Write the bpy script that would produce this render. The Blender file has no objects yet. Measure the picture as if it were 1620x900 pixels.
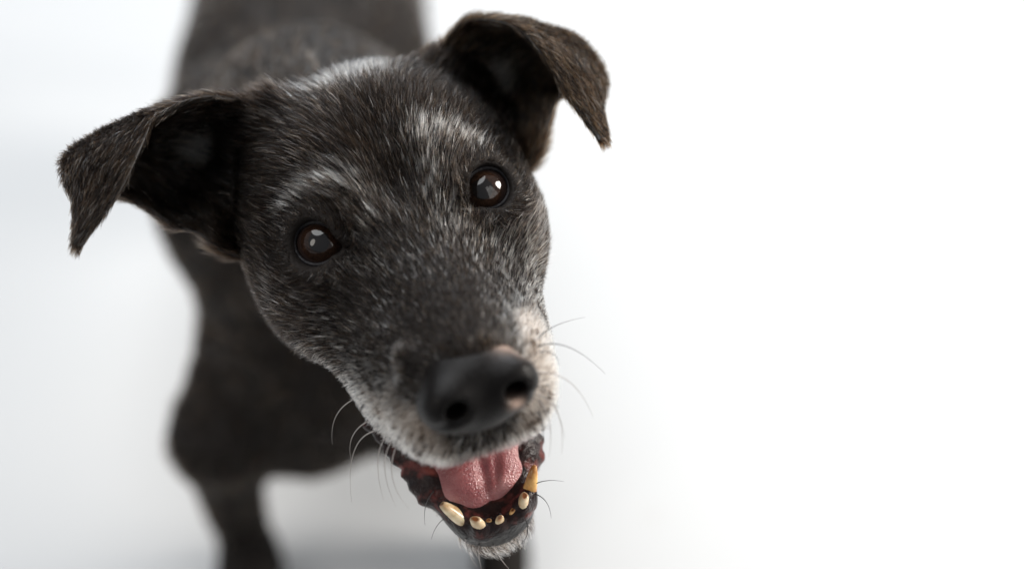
import bpy, math, os
import numpy as np

# ------------------------------------------------------------------ camera, light, exposure
scene = bpy.context.scene
PITCH = math.radians(42.0)
CAM_H = 757.0                      # mm above the floor
cam_d = bpy.data.cameras.new("camera")
cam = bpy.data.objects.new("camera", cam_d)
scene.collection.objects.link(cam)
cam.location = (0, 0, CAM_H / 1000)
cam.rotation_euler = (math.pi / 2 - PITCH, 0, 0)
cam_d.sensor_width = 36.0
cam_d.lens = 50.0
cam_d.clip_start = 0.01
cam_d.clip_end = 200.0
cam_d.dof.use_dof = True
cam_d.dof.focus_distance = 0.490
cam_d.dof.aperture_fstop = 2.8
scene.camera = cam

world = bpy.data.worlds.new("World")
scene.world = world
world.use_nodes = True
bg = world.node_tree.nodes["Background"]
bg.inputs[0].default_value = (0.85, 0.92, 1.0, 1)
bg.inputs[1].default_value = 0.30


def area(name, loc, target, size, size_y, power, color, shape='ELLIPSE'):
    l = bpy.data.lights.new(name, 'AREA')
    l.shape = shape
    l.size, l.size_y, l.energy, l.color = size, size_y, power, color
    o = bpy.data.objects.new(name, l)
    scene.collection.objects.link(o)
    o.location = loc
    d = np.array(target, float) - np.array(loc, float)
    from mathutils import Vector
    o.rotation_euler = Vector(d).to_track_quat('-Z', 'Y').to_euler()
    return o


area("window_light", (1.45, 0.75, 0.95), (-0.05, 0.5, 0.3), 0.55, 0.75, 42, (1.0, 0.95, 0.88))
area("back_light", (-0.1, 3.4, 2.1), (-0.15, 0.6, 0.3), 3.2, 1.8, 112, (0.88, 0.94, 1.0))
area("top_light", (-0.9, 1.2, 3.0), (-0.5, 0.7, 0.0), 3.4, 3.2, 112, (0.98, 0.99, 1.0))  # overhead light added to even out the floor
for i in range(2):                                                   # the panes of a window beside the viewer
    for j in range(3):
        area("window_pane_light", (0.95 + .52 * i, -0.45 + .26 * i, 0.75 + .56 * j), (0.0, 0.45, 0.4), 0.47, 0.5, 1.1, (1.0, 0.97, 0.93), 'RECTANGLE')
area("front_light", (-1.3, -0.5, 1.2), (0.0, 0.45, 0.35), 0.6, 0.9, 5.5, (1.0, 0.94, 0.86))

scene.view_settings.view_transform = 'Standard'
scene.view_settings.look = 'None'
scene.view_settings.gamma = 1.0
scene.view_settings.exposure = 0.12
scene.render.engine = 'CYCLES'
scene.cycles.max_bounces = 8
scene.cycles.use_denoising = True

# ------------------------------------------------------------------ frames of reference (millimetres)
F = 2250.0
cp, sp = math.cos(PITCH), math.sin(PITCH)
CAMW = np.array([0, 0, CAM_H])
CAMB = np.array([[1, 0, 0], [0, -sp, -cp], [0, cp, -sp]])      # rows: right, down, forward


def W(px, py, d):
    """a point seen at (px, py) of the 1620 x 900 photograph, d mm deep, in world mm"""
    c = np.array([(px - 810) / F * d, (py - 450) / F * d, d])
    return CAMW + c @ CAMB


HR = np.array([[0.9285, 0.3508, -0.1216], [-0.3121, 0.5602, -0.7673], [0.201, -0.7504, -0.6297]])
HT = np.array([-37.54, -23.59, 489.24])
HM = CAMB.T @ HR                   # head-local -> world rotation
HO = CAMW + HT @ CAMB


def H2W(p):
    return np.asarray(p, float) @ HM.T + HO


def W2H(p):
    return (np.asarray(p, float) - HO) @ HM


def P2H(px, py, d):
    return W2H(W(px, py, d))


def WP(p):
    """world mm -> photo pixel + depth (used only to check the layout)"""
    c = (np.asarray(p, float) - CAMW) @ CAMB.T
    return np.stack([c[..., 0] / c[..., 2] * F + 810, c[..., 1] / c[..., 2] * F + 450, c[..., 2]], -1)


rng = np.random.default_rng(7)

# ------------------------------------------------------------------ object helpers
col = scene.collection


def link(name, data, parent=None):
    o = bpy.data.objects.new(name, data)
    col.objects.link(o)
    if parent is not None:
        o.parent = parent
    return o


def mesh_obj(name, V, Fc, mat, parent=None, smooth=True):
    me = bpy.data.meshes.new(name)
    me.from_pydata((np.asarray(V) / 1000.0).tolist(), [], [list(map(int, f)) for f in Fc])
    me.materials.append(mat)
    if smooth:
        me.polygons.foreach_set('use_smooth', np.ones(len(me.polygons), bool))
    me.update()
    return link(name, me, parent)


def nodes(name):
    m = bpy.data.materials.new(name)
    m.use_nodes = True
    nt = m.node_tree
    return m, nt, nt.nodes['Principled BSDF']


# ------------------------------------------------------------------ signed distance modelling
class Field:
    def __init__(s, xs, ys, zs):
        s.ax = (xs, ys, zs)
        s.d = np.full((len(xs), len(ys), len(zs)), 60.0, np.float32)

    def sub(s, lo, hi):
        sl = tuple(slice(max(0, np.searchsorted(a, l) - 1), np.searchsorted(a, h) + 1) for a, l, h in zip(s.ax, lo, hi))
        g = np.meshgrid(*[a[q] for a, q in zip(s.ax, sl)], indexing='ij')
        return sl, np.stack(g, -1).astype(np.float32)

    def op(s, fn, pts, rad, k, mode='u', head=False):
        pts = np.atleast_2d(np.asarray(pts, float))
        if head:
            pts = H2W(pts)
        m = rad + k + 14
        sl, P = s.sub(pts.min(0) - m, pts.max(0) + m)
        if P.size == 0:
            return
        if head:
            P = ((P - HO.astype(np.float32)) @ HM.astype(np.float32))
        e = fn(P)
        a = s.d[sl]
        if mode == 'u':
            h = np.maximum(k - np.abs(a - e), 0) / max(k, 1e-6)
            s.d[sl] = np.minimum(a, e) - h * h * k / 4
        else:
            h = np.maximum(k - np.abs(a + e), 0) / max(k, 1e-6)
            s.d[sl] = np.maximum(a, -e) + h * h * k / 4

    def ell(s, c, r, k, mode='u', head=False, rot=None):
        c = np.array(c, np.float32); r = np.array(r, np.float32)

        def fn(P):
            q = P - c
            if rot is not None:
                q = q @ rot.astype(np.float32)
            a = np.linalg.norm(q / r, axis=-1); b = np.linalg.norm(q / (r * r), axis=-1) + 1e-9
            return a * (a - 1) / b
        s.op(fn, [c], float(max(r)), k, mode, head)

    def cap(s, a, b, ra, rb, k, mode='u', head=False, flat=None):
        a = np.array(a, np.float32); b = np.array(b, np.float32)
        ab = b - a; L2 = float(ab @ ab) + 1e-9

        def fn(P):
            q = P - a
            t = np.clip((q @ ab) / L2, 0, 1)
            v = q - t[..., None] * ab
            if flat is not None:
                v = v * np.array(flat, np.float32)
            return np.linalg.norm(v, axis=-1) - (ra + (rb - ra) * t)
        s.op(fn, [a, b], max(ra, rb) * (1 if flat is None else 1 / min(flat)), k, mode, head)

    def chain(s, pts, rs, k, mode='u', head=False, flat=None):
        for i in range(len(pts) - 1):
            s.cap(pts[i], pts[i + 1], rs[i], rs[i + 1], k if i == 0 else min(k, 6), mode, head, flat)

    def mesh(s):
        """surface nets on the (uneven) grid"""
        d = s.d
        ins = d < 0
        n = [x - 1 for x in d.shape]
        cs = [(i, j, k) for i in (0, 1) for j in (0, 1) for k in (0, 1)]
        cnt = np.zeros(n, np.int8)
        for i, j, k in cs:
            cnt += ins[i:n[0] + i, j:n[1] + j, k:n[2] + k]
        act = (cnt > 0) & (cnt < 8)
        idx = np.argwhere(act)
        ids = np.full(n, -1, np.int64)
        ids[act] = np.arange(len(idx))
        acc = np.zeros((len(idx), 3)); w = np.zeros(len(idx))
        X, Y, Z = s.ax
        for ax in range(3):
            oth = [a for a in range(3) if a != ax]
            for u in (0, 1):
                for v in (0, 1):
                    o0 = [0, 0, 0]; o0[oth[0]] = u; o0[oth[1]] = v
                    o1 = list(o0); o1[ax] = 1
                    i0 = idx + o0; i1 = idx + o1
                    d0 = d[tuple(i0.T)]; d1 = d[tuple(i1.T)]
                    m = (d0 < 0) != (d1 < 0)
                    t = d0[m] / (d0[m] - d1[m])
                    p0 = np.stack([A[i0[m][:, q]] for q, A in enumerate(s.ax)], -1)
                    p1 = np.stack([A[i1[m][:, q]] for q, A in enumerate(s.ax)], -1)
                    acc[m] += p0 + (p1 - p0) * t[:, None]; w[m] += 1
        V = acc / w[:, None]
        faces = []
        for ax in range(3):
            oth = [(1, 2), (2, 0), (0, 1)][ax]
            sl0 = [slice(None)] * 3; sl1 = [slice(None)] * 3
            sl0[ax] = slice(0, -1); sl1[ax] = slice(1, None)
            for a in oth:
                sl0[a] = slice(1, -1); sl1[a] = slice(1, -1)
            A = ins[tuple(sl0)]; B = ins[tuple(sl1)]
            e = np.argwhere(A != B)
            if len(e) == 0:
                continue
            flip = ~A[tuple(e.T)]
            base = e.copy()
            for a in oth:
                base[:, a] += 1
            q = []
            for du, dv in ((-1, -1), (0, -1), (0, 0), (-1, 0)):
                c = base.copy(); c[:, oth[0]] += du; c[:, oth[1]] += dv
                q.append(ids[tuple(c.T)])
            q = np.stack(q, -1)
            q[flip] = q[flip][:, ::-1]
            faces.append(q)
        return V, np.concatenate(faces)


def graded(lo, hi, flo, fhi, fine, coarse):
    a = np.arange(flo, fhi, fine)
    left, x, st = [], flo, fine
    while x > lo:
        st = min(coarse, st * 1.25); x -= st; left.append(x)
    right, x, st = [], a[-1], fine
    while x < hi:
        st = min(coarse, st * 1.25); x += st; right.append(x)
    return np.array(left[::-1] + a.tolist() + right)


def smooth_mesh(V, Q, it, f=0.5, mask=None):
    e = np.concatenate([Q[:, [0, 1]], Q[:, [1, 2]], Q[:, [2, 3]], Q[:, [3, 0]]])
    e = np.concatenate([e, e[:, ::-1]])
    deg = np.bincount(e[:, 0], minlength=len(V)).astype(float)
    for _ in range(it):
        s = np.stack([np.bincount(e[:, 0], weights=V[e[:, 1], c], minlength=len(V)) for c in range(3)], -1)
        step = (s / deg[:, None] - V) * f
        if mask is not None:
            step *= mask[:, None]
        V = V + step
    return V


def vnormals(V, Q):
    n = np.cross(V[Q[:, 2]] - V[Q[:, 0]], V[Q[:, 3]] - V[Q[:, 1]])
    out = np.zeros_like(V)
    for c in range(Q.shape[1]):
        np.add.at(out, Q[:, c], n)
    return out / (np.linalg.norm(out, axis=1, keepdims=True) + 1e-12)


# ------------------------------------------------------------------ the dog's body: one continuous surface
EYE = {s: np.array([31.0 * s, 0.0, 0.0]) for s in (-1, 1)}
EYE_R = 11.4
# gaze: towards the viewer, each eye turned a little outward
TOCAM = -HR[2]


def eye_axis(s):
    a = TOCAM + np.array([0.30 * s, 0.0, 0.05])
    return a / np.linalg.norm(a)


EYE_C = {s: EYE[s] - eye_axis(s) * 8.8 for s in (-1, 1)}

EAR_R = [
    [(672, 150, 536), (715, 190, 545), (755, 235, 550), (795, 268, 545), (825, 285, 534)],
    [(690, 112, 532), (735, 150, 540), (780, 200, 545), (820, 238, 540), (846, 252, 528)],
    [(702, 68, 530), (745, 110, 545), (800, 160, 552), (842, 192, 545), (866, 200, 530)],
    [(737, 34, 526), (775, 65, 543), (825, 115, 556), (862, 150, 550), (882, 158, 535)],
    [(785, 33, 520), (830, 48, 540), (872, 82, 552), (912, 120, 552), (930, 142, 545)],
    [(825, 50, 514), (858, 54, 524), (900, 65, 532), (938, 102, 536), (952, 132, 536)],
    [(858, 88, 508), (880, 84, 512), (912, 96, 518), (938, 126, 522), (953, 150, 526)],
    [(900, 155, 504), (912, 151, 507), (928, 155, 509), (942, 165, 512), (952, 174, 515)],
    [(948, 222, 503), (950, 222, 503), (954, 222, 504), (957, 221, 505), (960, 219, 506)],
]
EAR_L = [
    [(470, 195, 520), (448, 240, 530), (428, 300, 536), (412, 362, 530), (400, 412, 518)],
    [(430, 172, 512), (402, 215, 522), (378, 280, 530), (362, 345, 526), (356, 400, 512)],
    [(386, 158, 508), (370, 205, 528), (345, 270, 538), (325, 330, 530), (312, 368, 514)],
    [(337, 152, 503), (320, 190, 525), (295, 255, 538), (280, 320, 532), (272, 358, 515)],
    [(292, 160, 498), (265, 188, 520), (235, 235, 534), (222, 290, 530), (224, 324, 518)],
    [(257, 176, 492), (224, 193, 508), (180, 222, 520), (150, 260, 524), (150, 300, 520)],
    [(242, 187, 487), (207, 202, 494), (162, 220, 500), (122, 243, 506), (105, 264, 508)],
    [(226, 228, 482), (195, 233, 484), (155, 247, 487), (122, 270, 492), (104, 290, 497)],
    [(190, 303, 478), (170, 307, 479), (147, 312, 481), (127, 320, 484), (118, 326, 487)],
    [(128, 388, 476), (126, 390, 476), (122, 391, 476), (119, 389, 477), (116, 385, 477)],
]

corners = H2W(np.array([[x, y, z] for x in (-70, 70) for y in (-85, 95) for z in (-112, 45)]))
lo, hi = corners.min(0), corners.max(0)
fl = H2W(np.array([0, 10, -30])) - np.array([78, 92, 88])
fh = H2W(np.array([0, 10, -30])) + np.array([78, 92, 88])
fld = Field(graded(-330, 160, fl[0], fh[0], 1.6, 7), graded(330, 1150, fl[1], fh[1], 1.6, 7), graded(-8, 520, fl[2], fh[2], 1.6, 7))

# torso, neck, legs (world mm)
BX = -112.0
RX = -150.0                                                          # the rump stands a little to the viewer's left
fld.ell((BX - 8, 655, 232), (78, 95, 84), 10)
fld.ell((-135, 780, 230), (84, 150, 84), 30)
fld.ell((RX, 910, 238), (70, 110, 72), 40)
fld.ell((BX + 18, 588, 196), (58, 56, 86), 16)
fld.ell((BX - 10, 574, 168), (44, 44, 74), 24)                      # chest
fld.ell((BX - 66, 660, 250), (30, 60, 60), 14)                      # shoulders
fld.ell((BX + 50, 650, 240), (26, 50, 66), 22)
# fore legs
elL = W(346, 690, 815); wrL = W(372, 800, 885); paL = W(390, 872, 915)
fld.cap((BX - 34, 612, 195), elL, 33, 25, 12)
fld.ell(W(318, 693, 822), (14, 13, 13), 8)
fld.cap(elL, wrL, 26, 18.5, 18)
fld.cap(wrL, (paL[0], paL[1] + 4, 28), 17.5, 17.5, 8)
fld.ell((paL[0] + 4, paL[1] - 14, 16), (23, 32, 16), 10)
for k in (-1.5, -.5, .5, 1.5):
    fld.ell((paL[0] + 4 + 10.5 * k, paL[1] - 36 + 3 * abs(k), 12), (7, 14, 11), 3)
elR = np.array([-48, 560, 150.]); paR = W(795, 890, 930)
fld.cap((BX + 44, 610, 195), elR, 36, 25, 25)
fld.cap(elR, (-14, 585, 80), 25, 17, 18)
fld.cap((-14, 585, 80), (paR[0], paR[1] + 6, 24), 17, 15, 8)
fld.ell((paR[0], paR[1] - 10, 15), (19, 28, 15), 10)
# hind legs, tail
for s in (-1, 1):
    fld.ell((RX + 48 * s, 930, 190), (38, 62, 85), 25)
    fld.cap((RX + 54 * s, 905, 140), (RX + 56 * s, 985, 95), 28, 17, 18)
    fld.cap((RX + 56 * s, 985, 95), (RX + 56 * s, 960, 24), 17, 16, 8)
    fld.ell((RX + 56 * s, 945, 15), (21, 32, 15), 10)
fld.chain([(RX, 1015, 265), (RX, 1060, 230), (RX + 10, 1085, 170), (RX + 15, 1090, 120)], [20, 14, 10, 6], 20)
neck0 = H2W((0, -52, -32)); neck1 = W(495, 222, 680)
fld.cap(neck0, neck1, 44, 54, 6)

# head (head-local mm: x to the viewer's right, y towards the nose, z up)
hd = dict(head=True)
fld.ell((0, -38, -2), (48, 42, 31), 20, **hd)                       # cranium
fld.ell((0, -28, -28), (47, 40, 30), 20, **hd)
for s in (-1, 1):
    fld.ell((34 * s, -22, -24), (18, 33, 27), 14, **hd)             # cheek
    fld.ell((19 * s, -9, 3), (17, 18, 11), 10, **hd)                # brow
    fld.ell((32 * s, 2, -14), (14, 18, 13), 12, **hd)               # under the eye
    fld.cap((22 * s, -10, -32), (13 * s, 56, -30), 24, 16, 14, **hd)  # muzzle side
    fld.ell((20 * s, 32, -44), (13, 30, 15), 10, **hd)              # flews
    fld.ell((12.5 * s, 62, -38), (12.5, 14, 14), 8, **hd)
fld.cap((0, 0, -11), (-.5, 64, -15.5), 18, 14, 14, **hd)             # bridge
fld.ell((0, 66, -36), (12, 10, 14), 8, **hd)
fld.cap((0, -28, 37), (0, 2, 15), 4, 4, 12, mode='s', **hd)         # forehead furrow
fld.ell((-19, 58, -10), (4, 5, 4), 5, **hd)                            # a small lump beside the nose
# lower jaw
J = [(-24, -14, -60), (-21.5, 18, -72.5), (-16.5, 44, -84), (-10.5, 56, -90), (-1, 61, -92), (8.5, 57, -90), (15, 45, -84), (21, 18, -72.5), (24, -14, -60)]
fld.chain(J, [11, 8.5, 7, 6.5, 6.5, 6.5, 7, 8.5, 11], 5, **hd)
fld.cap((0, -5, -76), (0, 50, -97), 18, 9, 8, flat=(1, 1.6, 1.6), **hd)
fld.ell((-1, 60, -97), (13, 8, 6), 6, **hd)
TEETH = [((733, 822, 496), (-.55, -.3, .78), 10.5, 3.1, 0, .8, .3), ((838, 774, 497), (.38, -.2, .93), 9.5, 2.6, 1, .4, .1),
         ((757, 830, 490), (-.2, .15, 1), 4.4, 2.6, 0, 1.0, .7), ((774, 826, 491.5), (-.1, .3, 1), 2.2, 1.4, 1, 1.0, .8), ((790, 824, 491), (.05, .3, 1), 3.0, 1.7, 0, .8, .7),
         ((811, 810, 492.5), (.1, .3, 1), 2.0, 1.5, 1, 1.0, .7), ((827, 795, 492), (.25, .15, 1), 4.0, 2.5, 0, 1.0, .7)]
for px, d, L, r, m, wn, fl_t in TEETH:                               # gum swollen round each tooth
    b0 = P2H(*px); dd = np.array(d) / np.linalg.norm(d)
    fld.cap(b0 - dd * 5, b0 - dd * .8, r + 1.5, r + .6, 2.5, **hd)
# ragged lip flange
for y in np.linspace(19, 48, 7):
    jx = np.interp(y, [-14, 18, 44, 56], [24, 21.5, 16.5, 10.5]); jz = np.interp(y, [-14, 18, 44, 56], [-58, -72, -84, -90]); jr = np.interp(y, [-14, 18, 44, 56], [11, 8.5, 7, 6.5])
    for s in (-1, 1):
        o_ = jr + rng.uniform(-.6, 1.4)
        fld.ell((s * (jx + 1.02 * o_), y, jz + .15 * o_ + rng.uniform(-1, 1)), (3.0 + rng.uniform(-.4, 1.0), 2.2, 2.8), 1.6, **hd)
# ear roots
for rows in (EAR_R, EAR_L):
    base = [P2H(*p) for p in rows[1]]
    base = base[:4]
    fld.chain(base, [6, 7, 7, 4], 12, **hd)
# eye sockets with lids
for s in (-1, 1):
    ax = eye_axis(s)
    med = np.array([-s, .35, -.30]); med -= ax * (med @ ax); med /= np.linalg.norm(med)
    fld.ell(EYE_C[s], (13.3,) * 3, 6, **hd)
    fld.cap(EYE_C[s], EYE_C[s] + ax * 22, 7.7, 8.2, 1.2, mode='s', **hd)
    fld.cap(EYE_C[s] + ax * 6 + med * 7.0, EYE_C[s] + ax * 16 + med * 9.0, 2.6, 2.2, 1.5, mode='s', **hd)
    fld.ell(EYE_C[s], (EYE_R - .4,) * 3, .6, mode='s', **hd)

BV, BQ = fld.mesh()
BV = smooth_mesh(BV, BQ, 2, 0.5)
BN = vnormals(BV, BQ)


def paint(name, rgb, rough, spec=0.5, bump=0.0, bscale=400):
    m, nt, b = nodes(name)
    b.inputs['Base Color'].default_value = (*rgb, 1)
    b.inputs['Roughness'].default_value = rough
    b.inputs['Specular IOR Level'].default_value = spec
    if bump:
        n = nt.nodes.new('ShaderNodeTexNoise'); n.inputs['Scale'].default_value = bscale
        n.inputs['Detail'].default_value = 4
        t = nt.nodes.new('ShaderNodeTexCoord')
        bp = nt.nodes.new('ShaderNodeBump'); bp.inputs['Strength'].default_value = bump; bp.inputs['Distance'].default_value = 0.001
        nt.links.new(t.outputs['Object'], n.inputs['Vector'])
        nt.links.new(n.outputs['Fac'], bp.inputs['Height'])
        nt.links.new(bp.outputs['Normal'], b.inputs['Normal'])
    return m



def attr_mix(nt, name, ca, cb):
    at = nt.nodes.new('ShaderNodeAttribute'); at.attribute_name = name
    mx = nt.nodes.new('ShaderNodeMix'); mx.data_type = 'RGBA'
    nt.links.new(at.outputs['Fac'], mx.inputs[0])
    for sock, c in ((mx.inputs[6], ca), (mx.inputs[7], cb)):
        if isinstance(c, tuple):
            sock.default_value = (*c, 1)
        else:
            nt.links.new(c, sock)
    return at, mx.outputs[2]


def noise_ramp(nt, scale, stops, detail=4):
    t = nt.nodes.new('ShaderNodeTexCoord')
    n = nt.nodes.new('ShaderNodeTexNoise'); n.inputs['Scale'].default_value = scale; n.inputs['Detail'].default_value = detail
    r = nt.nodes.new('ShaderNodeValToRGB')
    nt.links.new(t.outputs['Object'], n.inputs['Vector']); nt.links.new(n.outputs['Fac'], r.inputs['Fac'])
    el = r.color_ramp.elements
    while len(el) < len(stops):
        el.new(0.5)
    for e, (p, c) in zip(el, stops):
        e.position = p; e.color = (*c, 1)
    return r.outputs['Color'], n


# skin: dark under the coat, paler under the white muzzle hair, wet and mottled round the mouth
M_skin = paint('dog_skin', (0.02, 0.018, 0.017), 0.55, 0.12, 0.6, 700)
nt = M_skin.node_tree; b = nt.nodes['Principled BSDF']
c1 = attr_mix(nt, 'pale', (0.012, 0.010, 0.009), (0.22, 0.18, 0.15))[1]
wetc, _ = noise_ramp(nt, 140, [(0.30, (0.010, 0.008, 0.009)), (0.52, (0.022, 0.012, 0.011)), (0.64, (0.11, 0.03, 0.026)), (0.8, (0.20, 0.06, 0.05))])
blk = attr_mix(nt, 'black', wetc, (0.004, 0.0036, 0.004))[1]
wat, c2 = attr_mix(nt, 'wet', c1, blk)
nt.links.new(c2, b.inputs['Base Color'])
mr = nt.nodes.new('ShaderNodeMapRange'); mr.inputs[3].default_value = 0.6; mr.inputs[4].default_value = 0.13
nt.links.new(wat.outputs['Fac'], mr.inputs[0]); nt.links.new(mr.outputs[0], b.inputs['Roughness'])
ms = nt.nodes.new('ShaderNodeMapRange'); ms.inputs[3].default_value = 0.06; ms.inputs[4].default_value = 0.13
nt.links.new(wat.outputs['Fac'], ms.inputs[0]); nt.links.new(ms.outputs[0], b.inputs['Specular IOR Level'])

M_ear = paint('ear_skin', (0.016, 0.014, 0.014), 0.6)
M_eye = paint('eyeball', (0.02, 0.012, 0.010), 0.06)
M_lid = paint('eyelid_rim', (0.007, 0.006, 0.007), 0.32, 0.16, 0.4, 1500)
M_pupil = paint('pupil', (0.007, 0.0055, 0.005), 0.06)
M_iris = paint('iris', (0.05, 0.02, 0.008), 0.06)
nt = M_iris.node_tree
cc, _ = noise_ramp(nt, 900, [(0.3, (0.009, 0.0045, 0.003)), (0.7, (0.026, 0.013, 0.008))])
nt.links.new(cc, nt.nodes['Principled BSDF'].inputs['Base Color'])
M_nose = paint('nose_leather', (0.010, 0.009, 0.009), 0.30, 0.10, 0.0)
nt = M_nose.node_tree
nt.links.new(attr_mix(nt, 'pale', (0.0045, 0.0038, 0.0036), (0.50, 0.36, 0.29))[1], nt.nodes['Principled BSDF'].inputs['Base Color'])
vo = nt.nodes.new('ShaderNodeTexVoronoi'); vo.inputs['Scale'].default_value = 900; vo.feature = 'DISTANCE_TO_EDGE'
tc = nt.nodes.new('ShaderNodeTexCoord'); nt.links.new(tc.outputs['Object'], vo.inputs['Vector'])
bp = nt.nodes.new('ShaderNodeBump'); bp.inputs['Strength'].default_value = 0.5; bp.inputs['Distance'].default_value = 0.0005
nt.links.new(vo.outputs['Distance'], bp.inputs['Height']); nt.links.new(bp.outputs['Normal'], nt.nodes['Principled BSDF'].inputs['Normal'])
M_tongue = paint('tongue', (0.50, 0.15, 0.16), 0.16, 0.6, 0.55, 1300)
nt = M_tongue.node_tree; b = nt.nodes['Principled BSDF']
cc, _ = noise_ramp(nt, 90, [(0.3, (0.21, 0.045, 0.05)), (0.5, (0.31, 0.10, 0.10)), (0.72, (0.42, 0.185, 0.175))], 8)
nt.links.new(cc, b.inputs['Base Color'])
b.inputs['Subsurface Weight'].default_value = 0.3; b.inputs['Subsurface Radius'].default_value = (1, .35, .25); b.inputs['Subsurface Scale'].default_value = 0.003
M_teeth = []
for nm, cA, cB in (('ivory_enamel', (0.38, 0.23, 0.10), (0.74, 0.62, 0.42)), ('stained_enamel', (0.34, 0.13, 0.028), (0.74, 0.46, 0.17))):
    m = paint(nm, cA, 0.25); nt = m.node_tree; b = nt.nodes['Principled BSDF']
    ramp, _ = noise_ramp(nt, 220, [(0.35, cA), (0.65, cB)])
    c3 = attr_mix(nt, 'worn', ramp, (0.16, 0.055, 0.02))[1]
    nt.links.new(c3, b.inputs['Base Color'])
    b.inputs['Subsurface Weight'].default_value = 0.15; b.inputs['Subsurface Scale'].default_value = 0.001
    M_teeth.append(m)


def hair_material(name, rough, rrough, gloss_share=0.2):
    m, nt, b = nodes(name)
    nt.nodes.remove(b)
    h = nt.nodes.new('ShaderNodeBsdfHairPrincipled'); h.model = 'CHIANG'; h.parametrization = 'COLOR'
    h.inputs['Roughness'].default_value = rough
    h.inputs['Radial Roughness'].default_value = rrough
    h.inputs['Random Roughness'].default_value = 0.3
    hi = nt.nodes.new('ShaderNodeHairInfo')                          # a share of the hairs are glossy guard hairs
    gt = nt.nodes.new('ShaderNodeMath'); gt.operation = 'GREATER_THAN'; gt.inputs[1].default_value = 1 - gloss_share
    ma = nt.nodes.new('ShaderNodeMath'); ma.operation = 'MULTIPLY_ADD'; ma.inputs[1].default_value = 0.5; ma.inputs[2].default_value = 1.12
    nt.links.new(hi.outputs['Random'], gt.inputs[0]); nt.links.new(gt.outputs[0], ma.inputs[0]); nt.links.new(ma.outputs[0], h.inputs['IOR'])
    at = nt.nodes.new('ShaderNodeAttribute'); at.attribute_name = 'coat'
    nt.links.new(at.outputs['Color'], h.inputs['Color'])
    nt.links.new(h.outputs[0], nt.nodes['Material Output'].inputs[0])
    return m


M_fur = hair_material('fur_coat', 0.20, 0.35, 0.10)
M_body_fur = hair_material('body_coat', 0.18, 0.35, 0.16)
M_whisker = paint('whisker', (0.30, 0.27, 0.25), 0.4)
M_whisker_dark = paint('whisker_dark', (0.02, 0.018, 0.018), 0.35)

dog = link('dog', None)
dog['label'] = 'black dog with greying face and folded ears, mouth open, looking up'
dog['category'] = 'dog'
body = mesh_obj('body', BV, BQ, M_skin, dog)

BL = W2H(BV)                                                         # body vertices and normals in head space
BLN = BN @ HM
JY = [-14, 18, 44, 56, 61, 90]; JZ = [-58, -72, -84, -90, -92, -93]


def sstep(a, b, x):
    t = np.clip((x - a) / (b - a), 0, 1)
    return t * t * (3 - 2 * t)


def is_jaw(p):
    return (p[:, 2] < -56 - np.maximum(0, p[:, 1] - 20) * 0.12) & (p[:, 1] > -20) & (np.abs(p[:, 0]) < 45) & (p[:, 2] > -115)


def jaw_fur(p, n):
    zm = np.interp(p[:, 1], JY, JZ)
    drop = np.where(p[:, 1] > 50, 8.0, 5.0)
    return (p[:, 2] < zm - drop) & (n[:, 2] < 0.55)


def wet_mask(p, n):
    j = is_jaw(p)
    w = j & ~jaw_fur(p, n)
    pal = (~j) & (p[:, 1] > -15) & (p[:, 2] < -42) & (n[:, 2] < -0.75) & (np.abs(p[:, 0]) < 30) & (p[:, 2] > -70)
    return (w | pal)


# where the coat has gone grey, plus rim light painted on the poll: (centre in head space, spread mm, strength)
GREY = [((-39, -10, 8), 3, .35), ((-34, -11, 12), 3, .55), ((-28, -11, 15), 3.2, .65), ((-21, -9, 17.5), 3.8, .65), ((-14, -4, 17), 4, .6), ((-10, 4, 11), 5, .35), ((-12, 12, 6), 4, .25),
        ((6, -12, 20), 4, .2), ((14, -13, 21), 4.5, .55), ((22, -12, 19), 4.5, .6), ((30, -9, 14.5), 3.2, .6), ((36, -9, 12), 2.5, .35), ((13, 0, 15), 5, .35), ((9, 6, 10), 5, .25),
        ((-14, 17, 1), 6, .16), ((-8, 31, 1), 7, .10), ((8, 15, 5), 6, .2), ((5, 31, 3), 7, .10), ((17, 15, 1), 6, .22),
        ((19, 30, -8), 7, .2), ((29, 25, -12), 7, .28), ((38, 21, -14), 7, .34), ((45, 8, -10), 6, .3), ((30, 34, -18), 8, .3), ((33, 38, -25), 8, .4),
        ((-26, 18, -5), 4, .25), ((-36, 23, -18), 5, .25), ((-32, 35, -22), 6, .3), ((-40, 14, -34), 7, .2), ((-48, 0, -15), 5, .18), ((-21, 35, -11), 5, .15),
        ((-34, 42, -33), 7, .5), ((-31, 53, -36), 9, .88), ((-27, 66, -36), 9, .9), ((-19, 73, -42), 9, .9), ((-25, 57, -19), 6, .55), ((-34, 36, -46), 8, .7), ((-21, 70, -27), 6, .8), ((-19, 59, -9), 3, .4),
        ((26, 56, -18), 8, .88), ((26, 64, -24), 11, .97), ((24, 70, -33), 11, .97), ((19, 74, -40), 9, .95), ((12, 74, -47), 7, .85), ((28, 50, -40), 13, .85), ((0, 75, -45), 6, .35),
        ((0, 64, -102), 12, .55), ((-6, -52, 28), 7, .6), ((8, -54, 27), 7, .55)]  # last two: backlit rim of the poll, put into the hair colour


def greyness(p):
    k = np.ones(len(p))
    for c, r, w in GREY:
        d2 = ((p - np.array(c)) ** 2).sum(1)
        k *= 1 - w * np.exp(-d2 / (2 * r * r))
    return 1 - k


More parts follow.
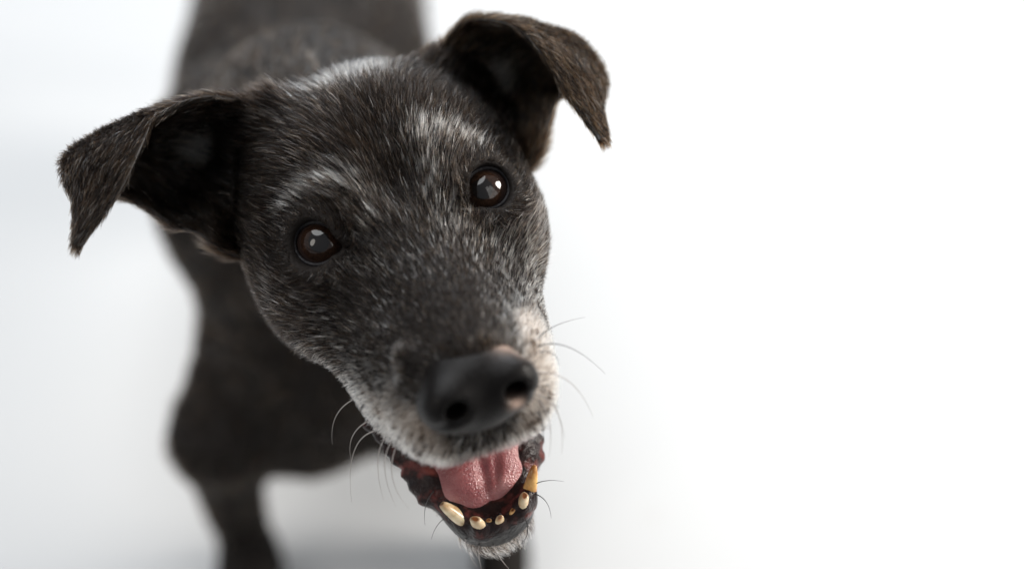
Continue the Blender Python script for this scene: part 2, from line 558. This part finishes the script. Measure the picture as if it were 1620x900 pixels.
pale = sstep(0.55, 0.95, greyness(BL))
zm_ = np.interp(BL[:, 1], JY, JZ)
for nm, val in (('wet', wet_mask(BL, BLN).astype(float)), ('pale', pale), ('black', sstep(46, 54, BL[:, 1]) * sstep(4.0, 1.0, BL[:, 2] - zm_))):
    body.data.attributes.new(nm, 'FLOAT', 'POINT').data.foreach_set('value', val.astype(np.float32))

# ------------------------------------------------------------------ ears: spline sheets with thickness


def catmull(P, n):
    """P: (m, ...) control rows -> n rows through them"""
    m = len(P)
    E = np.concatenate([[2 * P[0] - P[1]], P, [2 * P[-1] - P[-2]]])
    t = np.linspace(0, m - 1, n); i = np.minimum(t.astype(int), m - 2); f = t - i
    f = f.reshape((-1,) + (1,) * (P.ndim - 1))
    a, b, c, d = E[i], E[i + 1], E[i + 2], E[i + 3]
    return 0.5 * (2 * b + (c - a) * f + (2 * a - 5 * b + 4 * c - d) * f ** 2 + (3 * b - a - 3 * c + d) * f ** 3)


def sheet(rows, nu, nv):
    G = np.array([[P2H(*p) for p in r] for r in rows])
    G = catmull(G, nu)
    return catmull(G.transpose(1, 0, 2), nv).transpose(1, 0, 2)


def build_ear(rows, flip):
    nu, nv = 56, 30
    G = sheet(rows, nu, nv)
    du = np.gradient(G, axis=0); dv = np.gradient(G, axis=1)
    n = np.cross(du, dv); n /= np.linalg.norm(n, axis=-1, keepdims=True) + 1e-9
    if flip:
        n = -n
    v = np.linspace(-1, 1, nv)[None, :]; u = np.linspace(0, 1, nu)[:, None]
    th = (1.7 * np.sqrt(np.clip(1 - v ** 2, 0, 1)) + .25) * (1.25 - .5 * u)
    th = np.broadcast_to(th, (nu, nv))[..., None]
    front, back = G + n * th, G - n * th                            # front: inside of the ear
    V = np.concatenate([front.reshape(-1, 3), back.reshape(-1, 3)])
    Fc = []
    N = nu * nv
    idx = np.arange(N).reshape(nu, nv)
    a = np.stack([idx[:-1, :-1], idx[1:, :-1], idx[1:, 1:], idx[:-1, 1:]], -1).reshape(-1, 4)
    if flip:
        a = a[:, ::-1]
    Fc = [a, a[:, ::-1] + N]
    loop = list(idx[0, :]) + list(idx[1:, -1]) + list(idx[-1, -2::-1]) + list(idx[-2:0:-1, 0])
    loop = np.array(loop); nx = np.roll(loop, -1)
    r = np.stack([loop, nx, nx + N, loop + N], -1)
    if not flip:
        r = r  # orientation is fixed below
    Fc.append(r)
    dirs = np.concatenate([du.reshape(-1, 3)] * 2)
    U = np.concatenate([np.repeat(np.linspace(0, 1, nu), nv)] * 2)
    VV = np.concatenate([np.tile(np.linspace(0, 1, nv), nu)] * 2)
    nn = np.concatenate([n.reshape(-1, 3), -n.reshape(-1, 3)])
    return H2W(V), np.concatenate(Fc), dirs @ HM.T, (U, VV, nn @ HM.T)


ears = {}
for s, rows in ((1, EAR_R), (-1, EAR_L)):
    V, Q, D, UV = build_ear(rows, s > 0)
    ears[s] = (mesh_obj('ear', V, Q, M_ear, dog), V, Q, D, UV)

# ------------------------------------------------------------------ eyes


def frame(ax):
    ax = ax / np.linalg.norm(ax)
    u = np.cross([0, 0, 1.0], ax); u /= np.linalg.norm(u)
    return u, np.cross(ax, u), ax


def dome(c, ax, R, amax, bulge=None, nr=24, ns=48):
    u, v, w = frame(ax)
    th = np.linspace(0, amax, nr + 1)[1:]
    ph = np.linspace(0, 2 * np.pi, ns, endpoint=False)
    V = [c + w * (R + (bulge(0.) if bulge else 0))]
    for t in th:
        r = R + (bulge(t) if bulge else 0)
        for p in ph:
            V.append(c + r * (w * math.cos(t) + (u * math.cos(p) + v * math.sin(p)) * math.sin(t)))
    Fc = [(0, 1 + i, 1 + (i + 1) % ns) for i in range(ns)]
    for k in range(nr - 1):
        a = 1 + k * ns
        Fc += [(a + i, a + ns + i, a + ns + (i + 1) % ns, a + (i + 1) % ns) for i in range(ns)]
    return np.array(V), Fc


def bul(t):
    return 0.8 * math.exp(-(t / 0.5) ** 2)



def torus_on(c, ax, R, ang, sx, sy, tube, med, ns=72, nt_=10):
    """a lid rim: an ellipse lying on a sphere of radius R about c, with a round section"""
    u, v, w = frame(ax)
    ph = np.linspace(0, 2 * np.pi, ns, endpoint=False)
    ctr = []
    for p in ph:
        a = u * math.cos(p) * sx + v * math.sin(p) * sy
        l = np.linalg.norm(a); t = ang * l
        t *= 1 + .30 * math.exp(-((1 - (a / l) @ med) / .07))
        ctr.append(c + R * (w * math.cos(t) + a / l * math.sin(t)))
    ctr = np.array(ctr)
    V = []
    for i in range(ns):
        tg = ctr[(i + 1) % ns] - ctr[i - 1]; tg /= np.linalg.norm(tg)
        rd = ctr[i] - c; rd /= np.linalg.norm(rd); sd = np.cross(tg, rd)
        for k in range(nt_):
            q = 2 * math.pi * k / nt_
            V.append(ctr[i] + tube * (rd * math.cos(q) * .8 + sd * math.sin(q)))
    Fc = [(i * nt_ + k, i * nt_ + (k + 1) % nt_, ((i + 1) % ns) * nt_ + (k + 1) % nt_, ((i + 1) % ns) * nt_ + k) for i in range(ns) for k in range(nt_)]
    return np.array(V), Fc


for s in (-1, 1):
    c = EYE_C[s]; ax = eye_axis(s)
    med = np.array([-s, .35, -.30]); med -= ax * (med @ ax); med /= np.linalg.norm(med)
    gaze = TOCAM + np.array([0.10 * s, 0.0, 0.06]); gaze /= np.linalg.norm(gaze)
    V, Fc = dome(c, gaze, EYE_R, math.pi * .98, bul, 40)
    e = mesh_obj('eye', H2W(V), Fc, M_eye, dog)
    V, Fc = dome(c, gaze, EYE_R + .03, 0.62, bul, 20)
    mesh_obj('iris', H2W(V), Fc, M_iris, e)
    V, Fc = dome(c, gaze, EYE_R + .06, 0.31, bul, 16)
    mesh_obj('pupil', H2W(V), Fc, M_pupil, e)
    V, Fc = torus_on(c, ax, EYE_R + .65, 0.72, 1.05, 0.93, 1.1, med)
    mesh_obj('eyelid', H2W(V), Fc, M_lid, e)

# ------------------------------------------------------------------ nose
nlo = np.array([-26, 55, -50.]); nhi = np.array([26, 98, 12.])
nf = Field(*[np.arange(a, b_, 0.8) for a, b_ in zip(nlo, nhi)])
nf.ell((-.8, 74, -18.5), (19.3, 11.0, 13.5), 1)
nf.ell((0, 68, -11), (13, 9, 6.5), 6)
for s in (-1, 1):
    nf.ell((10.5 * s, 79, -15), (8.5, 7, 8.5), 4)
    nf.cap((9.2 * s, 92, -14.5), (10.2 * s, 78, -13.5), 4.2, 3.4, 1.5, mode='s')
    nf.chain([(11.5 * s, 88, -16.5), (16.5 * s, 85, -19.5), (20.5 * s, 78, -21)], [3.0, 2.2, 1.4], 1.2, mode='s')
nf.cap((0, 90, -17), (0, 87, -32), 0.9, 1.1, 2, mode='s')
NV, NQ = nf.mesh()
NV = NV + np.array([-1.8, 0, -1.2])
NV = smooth_mesh(NV, NQ, 2)
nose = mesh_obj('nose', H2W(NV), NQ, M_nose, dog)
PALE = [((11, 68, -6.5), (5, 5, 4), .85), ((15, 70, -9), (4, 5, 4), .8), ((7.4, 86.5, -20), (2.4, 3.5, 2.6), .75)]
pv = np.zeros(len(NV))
for c, r, w in PALE:                                                 # pale patch at the upper right edge; painted wet glint by one nostril
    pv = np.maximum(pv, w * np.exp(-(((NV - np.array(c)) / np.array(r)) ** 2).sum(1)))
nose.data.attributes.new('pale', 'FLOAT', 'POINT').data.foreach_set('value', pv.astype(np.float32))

# ------------------------------------------------------------------ tongue and teeth
T = [(-15, -48, 20, 1), (8, -56, 20.5, 1.5), (26, -64, 20.5, 1.5), (42, -72, 19.5, 0.8), (52, -77.5, 17, -.5), (59, -82, 12.5, -1.5), (62, -85.5, 7, -2)]
prof = np.array([(-1, -5.5), (-.82, -1.2), (-.5, .8), (-.2, .5), (0, -.7), (.2, .5), (.5, .8), (.82, -1.2), (1, -5.5)])
rows = np.array([[(cx + hw * a, y, z + h * min(1, hw / 15)) for a, h in prof] for y, z, hw, cx in T], float)
G = catmull(rows, 50); G = catmull(G.transpose(1, 0, 2), 44).transpose(1, 0, 2)
u = np.linspace(0, 1, 50)[:, None]; v = np.linspace(-1, 1, 44)[None, :]
G[..., 2] += 0.5 * np.sin(v * 9 + 2.5 * np.sin(u * 7)) * (1 - u) * np.abs(v) + 0.35 * np.sin(u * 24 + v * 3) * sstep(.25, .6, u)
G[..., 2] -= .8 * np.exp(-((v - .42 - .1 * np.sin(u * 6)) / .09) ** 2) * sstep(.1, .4, u) * sstep(.95, .7, u)
under = G - np.array([0, 0, 5.0]) * np.sqrt(np.clip(1 - v ** 2, 0, 1))[..., None] - np.array([0, 0, .4])
idx = np.arange(50 * 44).reshape(50, 44)
a = np.stack([idx[:-1, :-1], idx[:-1, 1:], idx[1:, 1:], idx[1:, :-1]], -1).reshape(-1, 4)[:, ::-1]
loop = np.array(list(idx[0, :]) + list(idx[1:, -1]) + list(idx[-1, -2::-1]) + list(idx[-2:0:-1, 0])); nx = np.roll(loop, -1)
N_ = 50 * 44
mesh_obj('tongue', H2W(np.concatenate([G.reshape(-1, 3), under.reshape(-1, 3)])), np.concatenate([a, a[:, ::-1] + N_, np.stack([loop, loop + N_, nx + N_, nx], -1)]), M_tongue, dog)


def tooth(base, direc, L, r, mat, worn, flat=0.0):
    """a worn tooth: base seen at a point of the gum, direction and length in head space"""
    b0 = P2H(*base); ax = np.array(direc, float); ax /= np.linalg.norm(ax)
    dp = 7.0 if L > 8 else 4.0
    b0 = b0 - ax * dp; L += dp
    u, v, w = frame(ax)
    ns = 20
    prof = [(0, .85, 0), (.25, .97, 0), (.45, 1.0, 0), (.65, .84 + .12 * flat, 0), (.82, .63 + .28 * flat, 0), (.93, .44 + .38 * flat, .15), (.985, .28 + .38 * flat, .5), (1.0 - .02 * flat, .14 + .28 * flat, 1)]
    V, wv = [], []
    ph = rng.uniform(0, 6.3, 3)
    for t, k, wn in prof:
        for q in range(ns):
            a = 2 * math.pi * q / ns
            lump = 1 + .05 * math.sin(2 * a + ph[0]) + .05 * math.sin(3 * a + ph[1] + t * 3)
            V.append(b0 + w * (L * t + .25 * math.sin(a + ph[2]) * t) + (u * math.cos(a) * (1 + .12 * flat) + v * math.sin(a) * (.88 - .16 * flat)) * r * k * lump)
            wv.append(wn * worn)
    V.append(b0 + w * L * (1 - .05 * flat)); wv.append(worn)
    Fc = [(i * ns + q, i * ns + (q + 1) % ns, (i + 1) * ns + (q + 1) % ns, (i + 1) * ns + q) for i in range(len(prof) - 1) for q in range(ns)]
    m = (len(prof) - 1) * ns
    Fc += [(m + q, m + (q + 1) % ns, len(V) - 1) for q in range(ns)]
    o = mesh_obj('tooth', H2W(np.array(V)), Fc, mat, dog)
    o.data.attributes.new('worn', 'FLOAT', 'POINT').data.foreach_set('value', np.array(wv, np.float32))
    return o


for px, d, L, r, m, wn, fl_t in TEETH:
    tooth(px, d, L, r, M_teeth[m], wn, fl_t)

# ------------------------------------------------------------------ fur


def sample(V, Q, w, n):
    """n random points on the quads of a mesh, weighted by w per face"""
    A = .5 * np.linalg.norm(np.cross(V[Q[:, 2]] - V[Q[:, 0]], V[Q[:, 3]] - V[Q[:, 1]]), axis=1) * w
    f = rng.choice(len(Q), n, p=A / A.sum())
    a, b = rng.random(n), rng.random(n)
    wt = np.stack([(1 - a) * (1 - b), a * (1 - b), a * b, (1 - a) * b], -1)
    return f, wt


def interp(A, Q, f, wt):
    return (A[Q[f]] * wt[..., None]).sum(1)


def wobble(p, s, seed):
    r = np.random.default_rng(seed)
    out = np.zeros((len(p), 3))
    for _ in range(4):
        k = r.normal(size=(3, 3)) * s; ph = r.uniform(0, 6.3, 3)
        out += np.sin(p @ k.T + ph)
    return out / 4


def unit(v):
    return v / (np.linalg.norm(v, axis=-1, keepdims=True) + 1e-9)


def grow(name, root, nrm, flow, length, lift, rad, colr, parent, pts=6, mess=0.10, mat=None, clump=0, pull=.65):
    n = len(root)
    flow = unit(flow - nrm * (flow * nrm).sum(1, keepdims=True))
    flow = unit(flow + rng.normal(size=(n, 3)) * mess)
    flow = unit(flow - nrm * (flow * nrm).sum(1, keepdims=True))
    P = np.zeros((n, pts, 3)); P[:, 0] = root - nrm * .3
    lift = np.asarray(lift) * rng.uniform(.6, 1.4, n)
    curl = rng.normal(size=(n, 3)) * .10
    st = (length / (pts - 1))[:, None]
    for i in range(1, pts):
        t = (i - .5) / (pts - 1)
        d = unit(flow + nrm * (lift * (1.25 - 1.3 * t))[:, None] + curl * t * 2)
        P[:, i] = P[:, i - 1] + d * st
    if clump:                                                        # hairs lie together in small locks
        from mathutils import kdtree
        ci = rng.choice(n, n // clump, replace=False)
        kd = kdtree.KDTree(len(ci))
        for k_, i_ in enumerate(ci):
            kd.insert(root[i_], k_)
        kd.balance()
        own = ci[np.array([kd.find(r_)[1] for r_ in root])]
        tt = (np.linspace(0, 1, pts) ** 1.5)[None, :, None] * (pull * rng.uniform(.4, 1.2, (n, 1, 1)))
        P = P + (P[own] - P) * np.clip(tt, 0, .95)
    h = bpy.data.hair_curves.new(name)
    h.add_curves([pts] * n)
    h.attributes['position'].data.foreach_set('vector', (P / 1000).astype(np.float32).ravel())
    tt = np.linspace(0, 1, pts)
    R = rad[:, None] * (1 - .92 * tt ** 1.6)[None, :]
    ra = h.attributes.get('radius') or h.attributes.new('radius', 'FLOAT', 'POINT')
    ra.data.foreach_set('value', (R / 1000).astype(np.float32).ravel())
    ca = h.attributes.new('coat', 'FLOAT_COLOR', 'CURVE')
    ca.data.foreach_set('color', np.concatenate([colr, np.ones((n, 1))], 1).astype(np.float32).ravel())
    h.materials.append(mat or M_fur)
    return link(name, h, parent)


def coat_colour(g, tan=0.0):
    n = len(g)
    c = np.array([0.007, 0.0052, 0.0045]) * rng.uniform(.5, 1.6, (n, 1))
    br = rng.random(n) < .28 + tan
    c[br] = np.array([0.042, 0.025, 0.014]) * rng.uniform(.6, 1.4, (br.sum(), 1)) * (1 + 5 * tan)
    w = rng.random(n) < g
    c[w] = np.array([0.93, 0.86, 0.75]) * rng.uniform(.6, 1.05, (w.sum(), 1))
    return np.clip(c, 0.003, .93)


def head_flow(p):
    sx = np.sign(p[:, :1])
    d = unit(p - np.array([0, 100, -12.0]))
    up = sstep(-6, 8, p[:, 2])[:, None] * sstep(40, 0, p[:, 1])[:, None]
    d = d + up * np.concatenate([0.035 * p[:, :1], -.2 + 0 * sx, .35 + 0 * sx], 1)
    low = sstep(-14, -40, p[:, 2])[:, None]
    d = d + low * np.concatenate([.1 * sx, 0 * sx, -.75 + 0 * sx], 1)
    for s in (-1, 1):
        q = p - EYE[s]; r = np.linalg.norm(q, axis=1, keepdims=True)
        qn = unit(q); near = np.exp(-(np.maximum(r - 9, 0) / 9.0) ** 2)
        d = d - qn * np.minimum((d * qn).sum(1, keepdims=True), 0) * near * 1.3
        d = d + qn * 1.6 * np.exp(-(np.maximum(r - 8, 0) / 6.0) ** 2)
    j = is_jaw(p)
    d[j] = unit(np.stack([p[j, 0] * .04, .55 - .01 * (70 - p[j, 1]), -1 + 0 * p[j, 0]], -1))
    return d


def head_length(p):
    L = np.full(len(p), 6.6)
    L = L - 2.8 * sstep(0, 45, p[:, 1])                              # short on the muzzle
    L = L + 4.0 * sstep(-15, -60, p[:, 1])
    L = L + 2.0 * sstep(-5, -40, p[:, 2]) * sstep(40, 0, p[:, 1])
    L = L + 2.5 * sstep(-30, -50, p[:, 2]) * sstep(10, 40, p[:, 1])
    for s in (-1, 1):
        r = np.linalg.norm(p - EYE[s], axis=1)
        L = L * (1 - .70 * np.exp(-(np.maximum(r - 8.5, 0) / 4.5) ** 2))
    L[is_jaw(p)] = 2.5 + 4.0 * sstep(44, 56, p[is_jaw(p)][:, 1])
    return L


fc = BL[BQ].mean(1); fn = unit(BLN[BQ].mean(1))
noseq = np.linalg.norm((fc - np.array([-1.5, 76, -20.5])) / np.array([18, 12.5, 11.5]), axis=1) < 1
eyeq = np.zeros(len(fc), bool)
for s in (-1, 1):
    v_ = fc - EYE_C[s]; ax = eye_axis(s)
    ang = np.arccos(np.clip((v_ @ ax) / (np.linalg.norm(v_, axis=1) + 1e-9), -1, 1))
    eyeq |= (np.linalg.norm(v_, axis=1) < 14.4) & (ang < .90)
wetq = wet_mask(fc, fn)
hd_w = sstep(-95, -70, fc[:, 1]) * (np.linalg.norm(fc - np.array([0, 0, -30]), axis=1) < 130)
wgt = hd_w * ~noseq * ~eyeq * ~wetq
wgt = wgt * np.where(is_jaw(fc), .6, 1.0)
NH = 240000
f, wt = sample(BV, BQ, wgt, NH)
rp = interp(BV, BQ, f, wt); rn = unit(interp(BN, BQ, f, wt)); pl = W2H(rp)
fl_ = head_flow(pl) + wobble(pl, .12, 3) * .18 + wobble(pl, .45, 5) * .07
ln = head_length(pl) * rng.uniform(.7, 1.25, NH)
strand = .45 + 1.15 * sstep(-.1, .4, wobble(pl, 1.6, 31)[:, 0])            # greys come in small locks
g0 = greyness(pl)
eye_r = np.minimum(np.linalg.norm(pl - EYE[1], axis=1), np.linalg.norm(pl - EYE[-1], axis=1))
g0 = g0 * sstep(10, 15, eye_r)
g = np.clip(g0 * np.where(g0 < .6, strand, 1) + .004 + .014 * sstep(-10, 20, pl[:, 1]), 0, .97)
spot = wobble(pl, .5, 11)[:, 0] * .5 + wobble(pl, 1.0, 12)[:, 1] * .4            # dark spots at the whisker roots
g = np.where((pl[:, 1] > 30) & (pl[:, 2] < -15), g * sstep(.42, .2, spot), g)
eye_r = np.minimum(np.linalg.norm(pl - EYE[1], axis=1), np.linalg.norm(pl - EYE[-1], axis=1))
lift = np.where(is_jaw(pl), .9, .22) * (.4 + .6 * sstep(9, 17, eye_r)) + .25 * sstep(-45, -70, pl[:, 1])
rad = np.where(rng.random(NH) < .5, .06, .08) * rng.uniform(.8, 1.2, NH)
cl = coat_colour(g)
rad = np.where(cl[:, 0] > .3, rad * 1.5, rad)
lift = np.where(cl[:, 0] > .3, lift * 1.25, lift)
grow('head_fur', rp, rn, fl_ @ HM.T, ln, lift, rad, cl, body, clump=10, pull=.30, mess=.07)

# the rest of the body: a coarser coat, all of it far out of focus
bw = (1 - hd_w) * sstep(30, 60, BV[BQ].mean(1)[:, 2])
NB = 60000
f, wt = sample(BV, BQ, bw, NB)
rp = interp(BV, BQ, f, wt); rn = unit(interp(BN, BQ, f, wt))
back = np.tile(np.array([0, 1.0, -.35]), (NB, 1)) + rn * np.array([.0, 0, .0])
back[rp[:, 2] < 165] = (0, .15, -1)
grow('body_fur', rp, rn, back + wobble(rp, .03, 9) * .2, rng.uniform(9, 15, NB), np.full(NB, .16), rng.uniform(.16, .24, NB), coat_colour(np.full(NB, .003), .2) * .6, body, mat=M_body_fur, clump=10)

# ears: coat on both faces, a pale tuft inside
for s in (-1, 1):
    o, V, Q, D, (U, VV, n) = ears[s]
    NE = 40000
    f, wt = sample(V, Q, np.ones(len(Q)), NE)
    rp = interp(V, Q, f, wt); rn = unit(interp(n, Q, f, wt)); dr = unit(interp(D, Q, f, wt))
    pl = W2H(rp)
    half = len(V) // 2
    first = (Q[f] < half).all(1); rim = ~first & ~(Q[f] >= half).all(1)
    sel = (U[:half] > .2) & (U[:half] < .45)
    faces_cam = (n[:half][sel] @ (HM @ TOCAM)).mean() > 0            # which face of the sheet is the hollow of the ear
    inner = ~rim & (first == faces_cam)
    uu = (U[Q[f]] * wt).sum(1); vv = (VV[Q[f]] * wt).sum(1)
    tip = 1 - .3 * sstep(.8, 1, uu)
    L = (np.where(inner, 6, 7) + 5 * sstep(.25, 0, uu)) * tip
    L[rim] *= .8
    tuft = inner * np.exp(-((uu - .26) / .07) ** 2 - ((vv - .40) / .10) ** 2)
    g = np.clip(np.where(rim, .01, .005) + 1.5 * tuft, 0, .9)
    L = (L + 4 * tuft) * rng.uniform(.7, 1.3, NE)
    grow('ear_fur', rp, rn, dr + wobble(rp, .15, 21) * .25, L, np.where(inner, .45, .38) * tip, rng.uniform(.09, .13, NE), coat_colour(g, .30 if s > 0 else .06), o, clump=10, pull=.4)  # right ear browner: sunlight on the flap put into its hair colour

# ------------------------------------------------------------------ whiskers


def whisker(a, m, b, dark=False, r=.22):
    p = np.array([W(*a), W(*m), W(*b)])
    near = BV[np.argmin(((BV - p[0]) ** 2).sum(1))]
    p = p + (near - p[0]) * np.array([[1.0], [.8], [.6]])
    t = np.linspace(0, 1, 16)[:, None]
    c = (1 - t) ** 2 * p[0] + 2 * t * (1 - t) * (2 * p[1] - .5 * p[0] - .5 * p[2]) + t * t * p[2]
    V, ns = [], 6
    for i in range(16):
        tg = c[min(i + 1, 15)] - c[max(i - 1, 0)]
        u, v, w = frame(tg)
        for q in range(ns):
            an = 2 * math.pi * q / ns
            V.append(c[i] + (u * math.cos(an) + v * math.sin(an)) * r * (1 - .85 * i / 15))
    Fc = [(i * ns + q, i * ns + (q + 1) % ns, (i + 1) * ns + (q + 1) % ns, (i + 1) * ns + q) for i in range(15) for q in range(ns)]
    return mesh_obj('whisker', np.array(V), Fc, M_whisker_dark if dark else M_whisker, dog)


for w_ in [((858, 530, 460), (885, 510, 470), (930, 498, 480), 1), ((868, 542, 455), (915, 545, 462), (968, 588, 470), 1), ((872, 548, 455), (890, 552, 458), (895, 572, 462), 1),
           ((880, 588, 450), (925, 605, 456), (955, 660, 462), 0), ((882, 615, 450), (900, 640, 456), (912, 695, 462), 0), ((878, 635, 450), (905, 665, 456), (905, 725, 462), 0),
           ((868, 660, 455), (872, 685, 458), (866, 712, 462), 1), ((876, 645, 452), (888, 680, 456), (882, 730, 460), 0),
           ((856, 735, 485), (875, 733, 486), (902, 741, 488), 1), ((855, 716, 485), (868, 712, 486), (882, 705, 488), 1),
           ((540, 645, 488), (513, 670, 490), (512, 712, 495), 0), ((575, 670, 482), (548, 695, 485), (549, 735, 490), 0), ((590, 690, 478), (552, 720, 482), (550, 800, 490), 0),
           ((608, 708, 470), (598, 750, 470), (618, 808, 472), 0), ((618, 715, 468), (612, 765, 468), (640, 812, 470), 0), ((600, 702, 472), (588, 740, 474), (600, 800, 476), 0),
           ((672, 795, 482), (662, 815, 482), (664, 842, 484), 1), ((690, 805, 482), (670, 822, 482), (663, 850, 484), 1),
           ((872, 790, 492), (884, 802, 492), (886, 825, 494), 1), ((848, 850, 495), (845, 868, 495), (828, 880, 496), 1),
           ((730, 862, 496), (738, 885, 496), (752, 902, 496), 0), ((780, 872, 498), (792, 890, 498), (805, 905, 498), 0), ((758, 870, 498), (758, 885, 498), (762, 905, 498), 0)]:
    whisker(w_[0], w_[1], w_[2], bool(w_[3]))

# ------------------------------------------------------------------ floor
M_floor, nt, b = nodes('floor_white')
b.inputs['Base Color'].default_value = (0.82, 0.82, 0.82, 1)
b.inputs['Roughness'].default_value = 0.5
b.inputs['Specular IOR Level'].default_value = 0.2
geo = nt.nodes.new('ShaderNodeNewGeometry')
wear, _n = noise_ramp(nt, 1.3, [(0.3, (0.365, 0.366, 0.368)), (0.7, (0.388, 0.386, 0.382))])
prev = wear
for px, py, rad_, amt in ((1258, 690, .012, .10), (1035, 815, .014, .07)):   # two faint smudges on the floor
    d_ = CAM_H / (sp + cp * (py - 450) / F); q = W(px, py, d_) / 1000
    ds = nt.nodes.new('ShaderNodeVectorMath'); ds.operation = 'DISTANCE'; ds.inputs[1].default_value = (q[0], q[1], 0)
    nt.links.new(geo.outputs['Position'], ds.inputs[0])
    mp = nt.nodes.new('ShaderNodeMapRange'); mp.interpolation_type = 'SMOOTHSTEP'
    mp.inputs[1].default_value = 0; mp.inputs[2].default_value = rad_; mp.inputs[3].default_value = amt; mp.inputs[4].default_value = 0
    nt.links.new(ds.outputs['Value'], mp.inputs[0])
    mx = nt.nodes.new('ShaderNodeMix'); mx.data_type = 'RGBA'; mx.inputs[7].default_value = (.25, .2, .16, 1)
    nt.links.new(mp.outputs[0], mx.inputs[0]); nt.links.new(prev, mx.inputs[6]); prev = mx.outputs[2]
nt.links.new(prev, b.inputs['Base Color'])
fv = np.array([[-20000, -20000, 0], [20000, -20000, 0], [20000, 20000, 0], [-20000, 20000, 0]])
floor = mesh_obj('floor', fv, [(0, 1, 2, 3)], M_floor, None, False)
floor['kind'] = 'structure'
floor['label'] = 'plain white floor under the dog'
